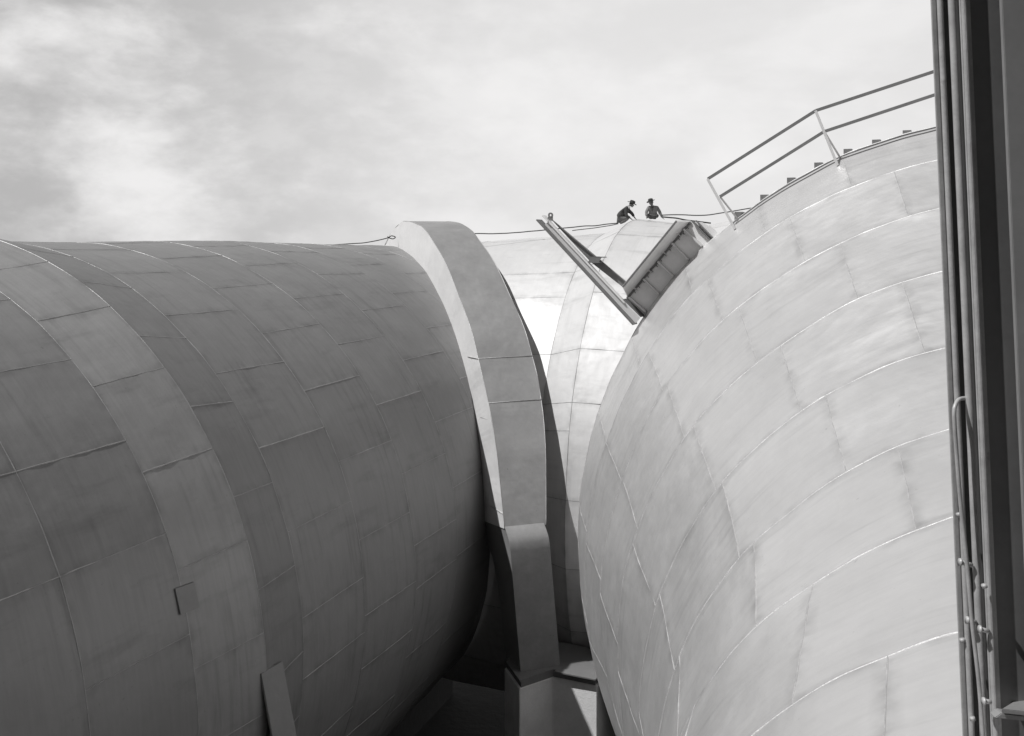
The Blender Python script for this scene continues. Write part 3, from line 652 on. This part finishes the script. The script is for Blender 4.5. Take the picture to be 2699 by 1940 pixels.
pose2 = dict(body=bd(dict(pelvis=(.02, .20, .10), belly=(.02, .12, .20), chest=(.02, .02, .34), neckb=(-.02, -.03, .47), neck=(-.04, -.04, .53),
    shl=(-.17, 0, .40), ell=(-.27, -.05, .22), wristl=(-.27, -.14, .05), shr=(.20, .02, .40), elr=(.30, -.02, .20), wristr=(.37, -.12, .02),
    hipl=(-.09, .22, .08), kneel=(-.22, -.05, .06), footl=(-.14, .45, .05), toel=(-.15, .58, .0), hipr=(.13, .22, .08), kneer=(.22, -.03, .06), footr=(.15, .45, .05), toer=(.16, .58, .0))),
    edges=BE, hdl=(-.1, -.5, -.5), hdr=(.3, -.4, -.5), jr={**JR, 'chest': (.185, .16), 'belly': (.17, .15), 'pelvis': .15}, je=JE, tr=TRR, te=TE)
def ex2(root, nodes, Rm):
    m = MB(); m.prism([(-.10, -.15, .44), (.02, -.15, .46), (-.02, -.175, .22)], (0, -.01, 0)); o = m.build('vest', CLOTH, None); o.parent = root
    m = MB(); m.tube(crom([(-.16, -.17, .14), (-.05, -.20, .10), (.10, -.19, .09), (.19, -.16, .15), (.23, -.13, .24)], 4), 0.010, 6); o = m.build('lanyard', CLOTH2, None); o.parent = root
person(xp(9.45, -0.11, 7.74), 'man in light work jacket and felt hat kneeling on top of the hump', pose2, (-.07, -.06, .62), math.radians(20), math.radians(-150), CLOTH2, ex2).scale = (1.06, 1.06, 1.06)
# ---------------------------------------------------------------- foreground column
DC = 3.2
def kp(px, d=DC, z=0.0, py=None):       # plan position of a member at its level z=0, leaning 2.5 deg
    x = (px-1349.5)/2600*d; return x
lean = math.tan(math.radians(2.5))
ZT, ZB = 1.6, -2.6
def member(m, x0, x1, y, dy):
    """flat member: x0..x1 (site units at eye level), front face at y, thickness dy"""
    q = []
    for z in (ZB, ZT):
        for x, yy in ((x0, y), (x1, y), (x1, y+dy), (x0, y+dy)):
            q.append(P((x - z*lean, yy, z)))
    m.add(q, [(0, 3, 2, 1), (4, 5, 6, 7), (0, 1, 5, 4), (1, 2, 6, 5), (2, 3, 7, 6), (3, 0, 4, 7)])
def rodz(m, x, y, r, za=ZB, zb=ZT, n=10):
    m.tube([P((x - z*lean, y, z)) for z in [lerp(za, zb, i/20) for i in range(21)]], r*S, n)
e = empty('steel_column', P((1.52, 3.4, -HC/S)), 'dark steel column with flanges, cables and rungs standing close at the right edge', 'column')
xs = lambda px, d: (px + 28 - 1349.5)/2600*d      # pixel column at the picture top edge -> plan x at eye level
m = MB(); member(m, xs(2455, 3.34), xs(2467, 3.34), 3.34, 0.01); m.build('rear_flange', COLL, e, bevel=0.002)
m = MB(); member(m, xs(2466, 3.36), xs(2560, 3.36), 3.36, 0.02); m.build('web', COLM, e)
m = MB(); rodz(m, xs(2477, 3.32), 3.32, 0.0098); m.build('conduit', COLL, e, True)
m = MB(); rodz(m, xs(2509, 3.28), 3.28, 0.0130); m.build('conduit', COLL, e, True)
m = MB(); member(m, xs(2531, 3.22), xs(2557, 3.22), 3.22, 0.012); rodz(m, xs(2540, 3.215), 3.215, 0.0085); m.build('front_flange', COLL, e, bevel=0.002)
m = MB(); member(m, xs(2552, 3.24), xs(2662, 3.24), 3.24, 0.02); m.build('recessed_web', COLM, e)
m = MB(); member(m, xs(2641, 3.18), xs(2860, 3.18), 3.18, 0.02); m.build('side_plate', mat('side_plate_paint', 0.22, rough=0.5, var=0.25, scale=2, bump=0.0006, bscale=10), e, bevel=0.003)
m = MB(); member(m, xs(2470, 4.2), xs(2800, 4.2), 3.42, 0.78); m.build('box_core', COLM, e)
def at(px, py, d): return P(((px-1349.5)/2600*d, d, -(py-640)/2600*d))
m = MB(); m.tube(crom([at(2548, 1050, 3.30), at(2530, 1052, 3.27), at(2519, 1066, 3.25), at(2515, 1095, 3.24), at(2521, 1190, 3.24), at(2532, 1330, 3.24), at(2550, 1500, 3.24), at(2562, 1640, 3.24), at(2580, 1800, 3.24), at(2592, 1960, 3.24)], 6), 0.0068*S, 8)
m.build('hooked_rod', COLL, e, True)
for (a, b, d_) in (((2528, 1481), (2562, 1490), 3.27), ((2547, 1634), (2572, 1641), 3.27), ((2580, 1658), (2606, 1664), 3.21), ((2590, 1848), (2612, 1850), 3.19)):
    m = MB(); m.tube([at(*a, d_), at(*b, d_)], 0.008*S, 8); m.tube([at(*a, d_-.004), at(a[0]+5, a[1]+1, d_-.004)], 0.013*S, 8); m.build('rung', COLL, e, True)
for (a, d_) in (((2526, 1352), 3.32), ((2535, 1683), 3.32), ((2562, 1890), 3.26), ((2593, 1540), 3.19)):
    m = MB(); m.tube([at(*a, d_), at(a[0]+3, a[1]+9, d_)], 0.009*S, 7); m.build('bolt', COLL, e, True)
m = MB(); m.prism([at(2622, 1893, 3.10), at(2720, 1903, 3.10), at(2720, 1890, 3.10), at(2640, 1880, 3.10)], Vector((0, .05, 0))); m.prism([at(2640, 1880, 3.08), at(2720, 1889, 3.08), at(2720, 1850, 3.30), at(2680, 1855, 3.30)], Vector((0, 0, .02))); m.build('shelf_bracket', LEGM, e, bevel=0.003)
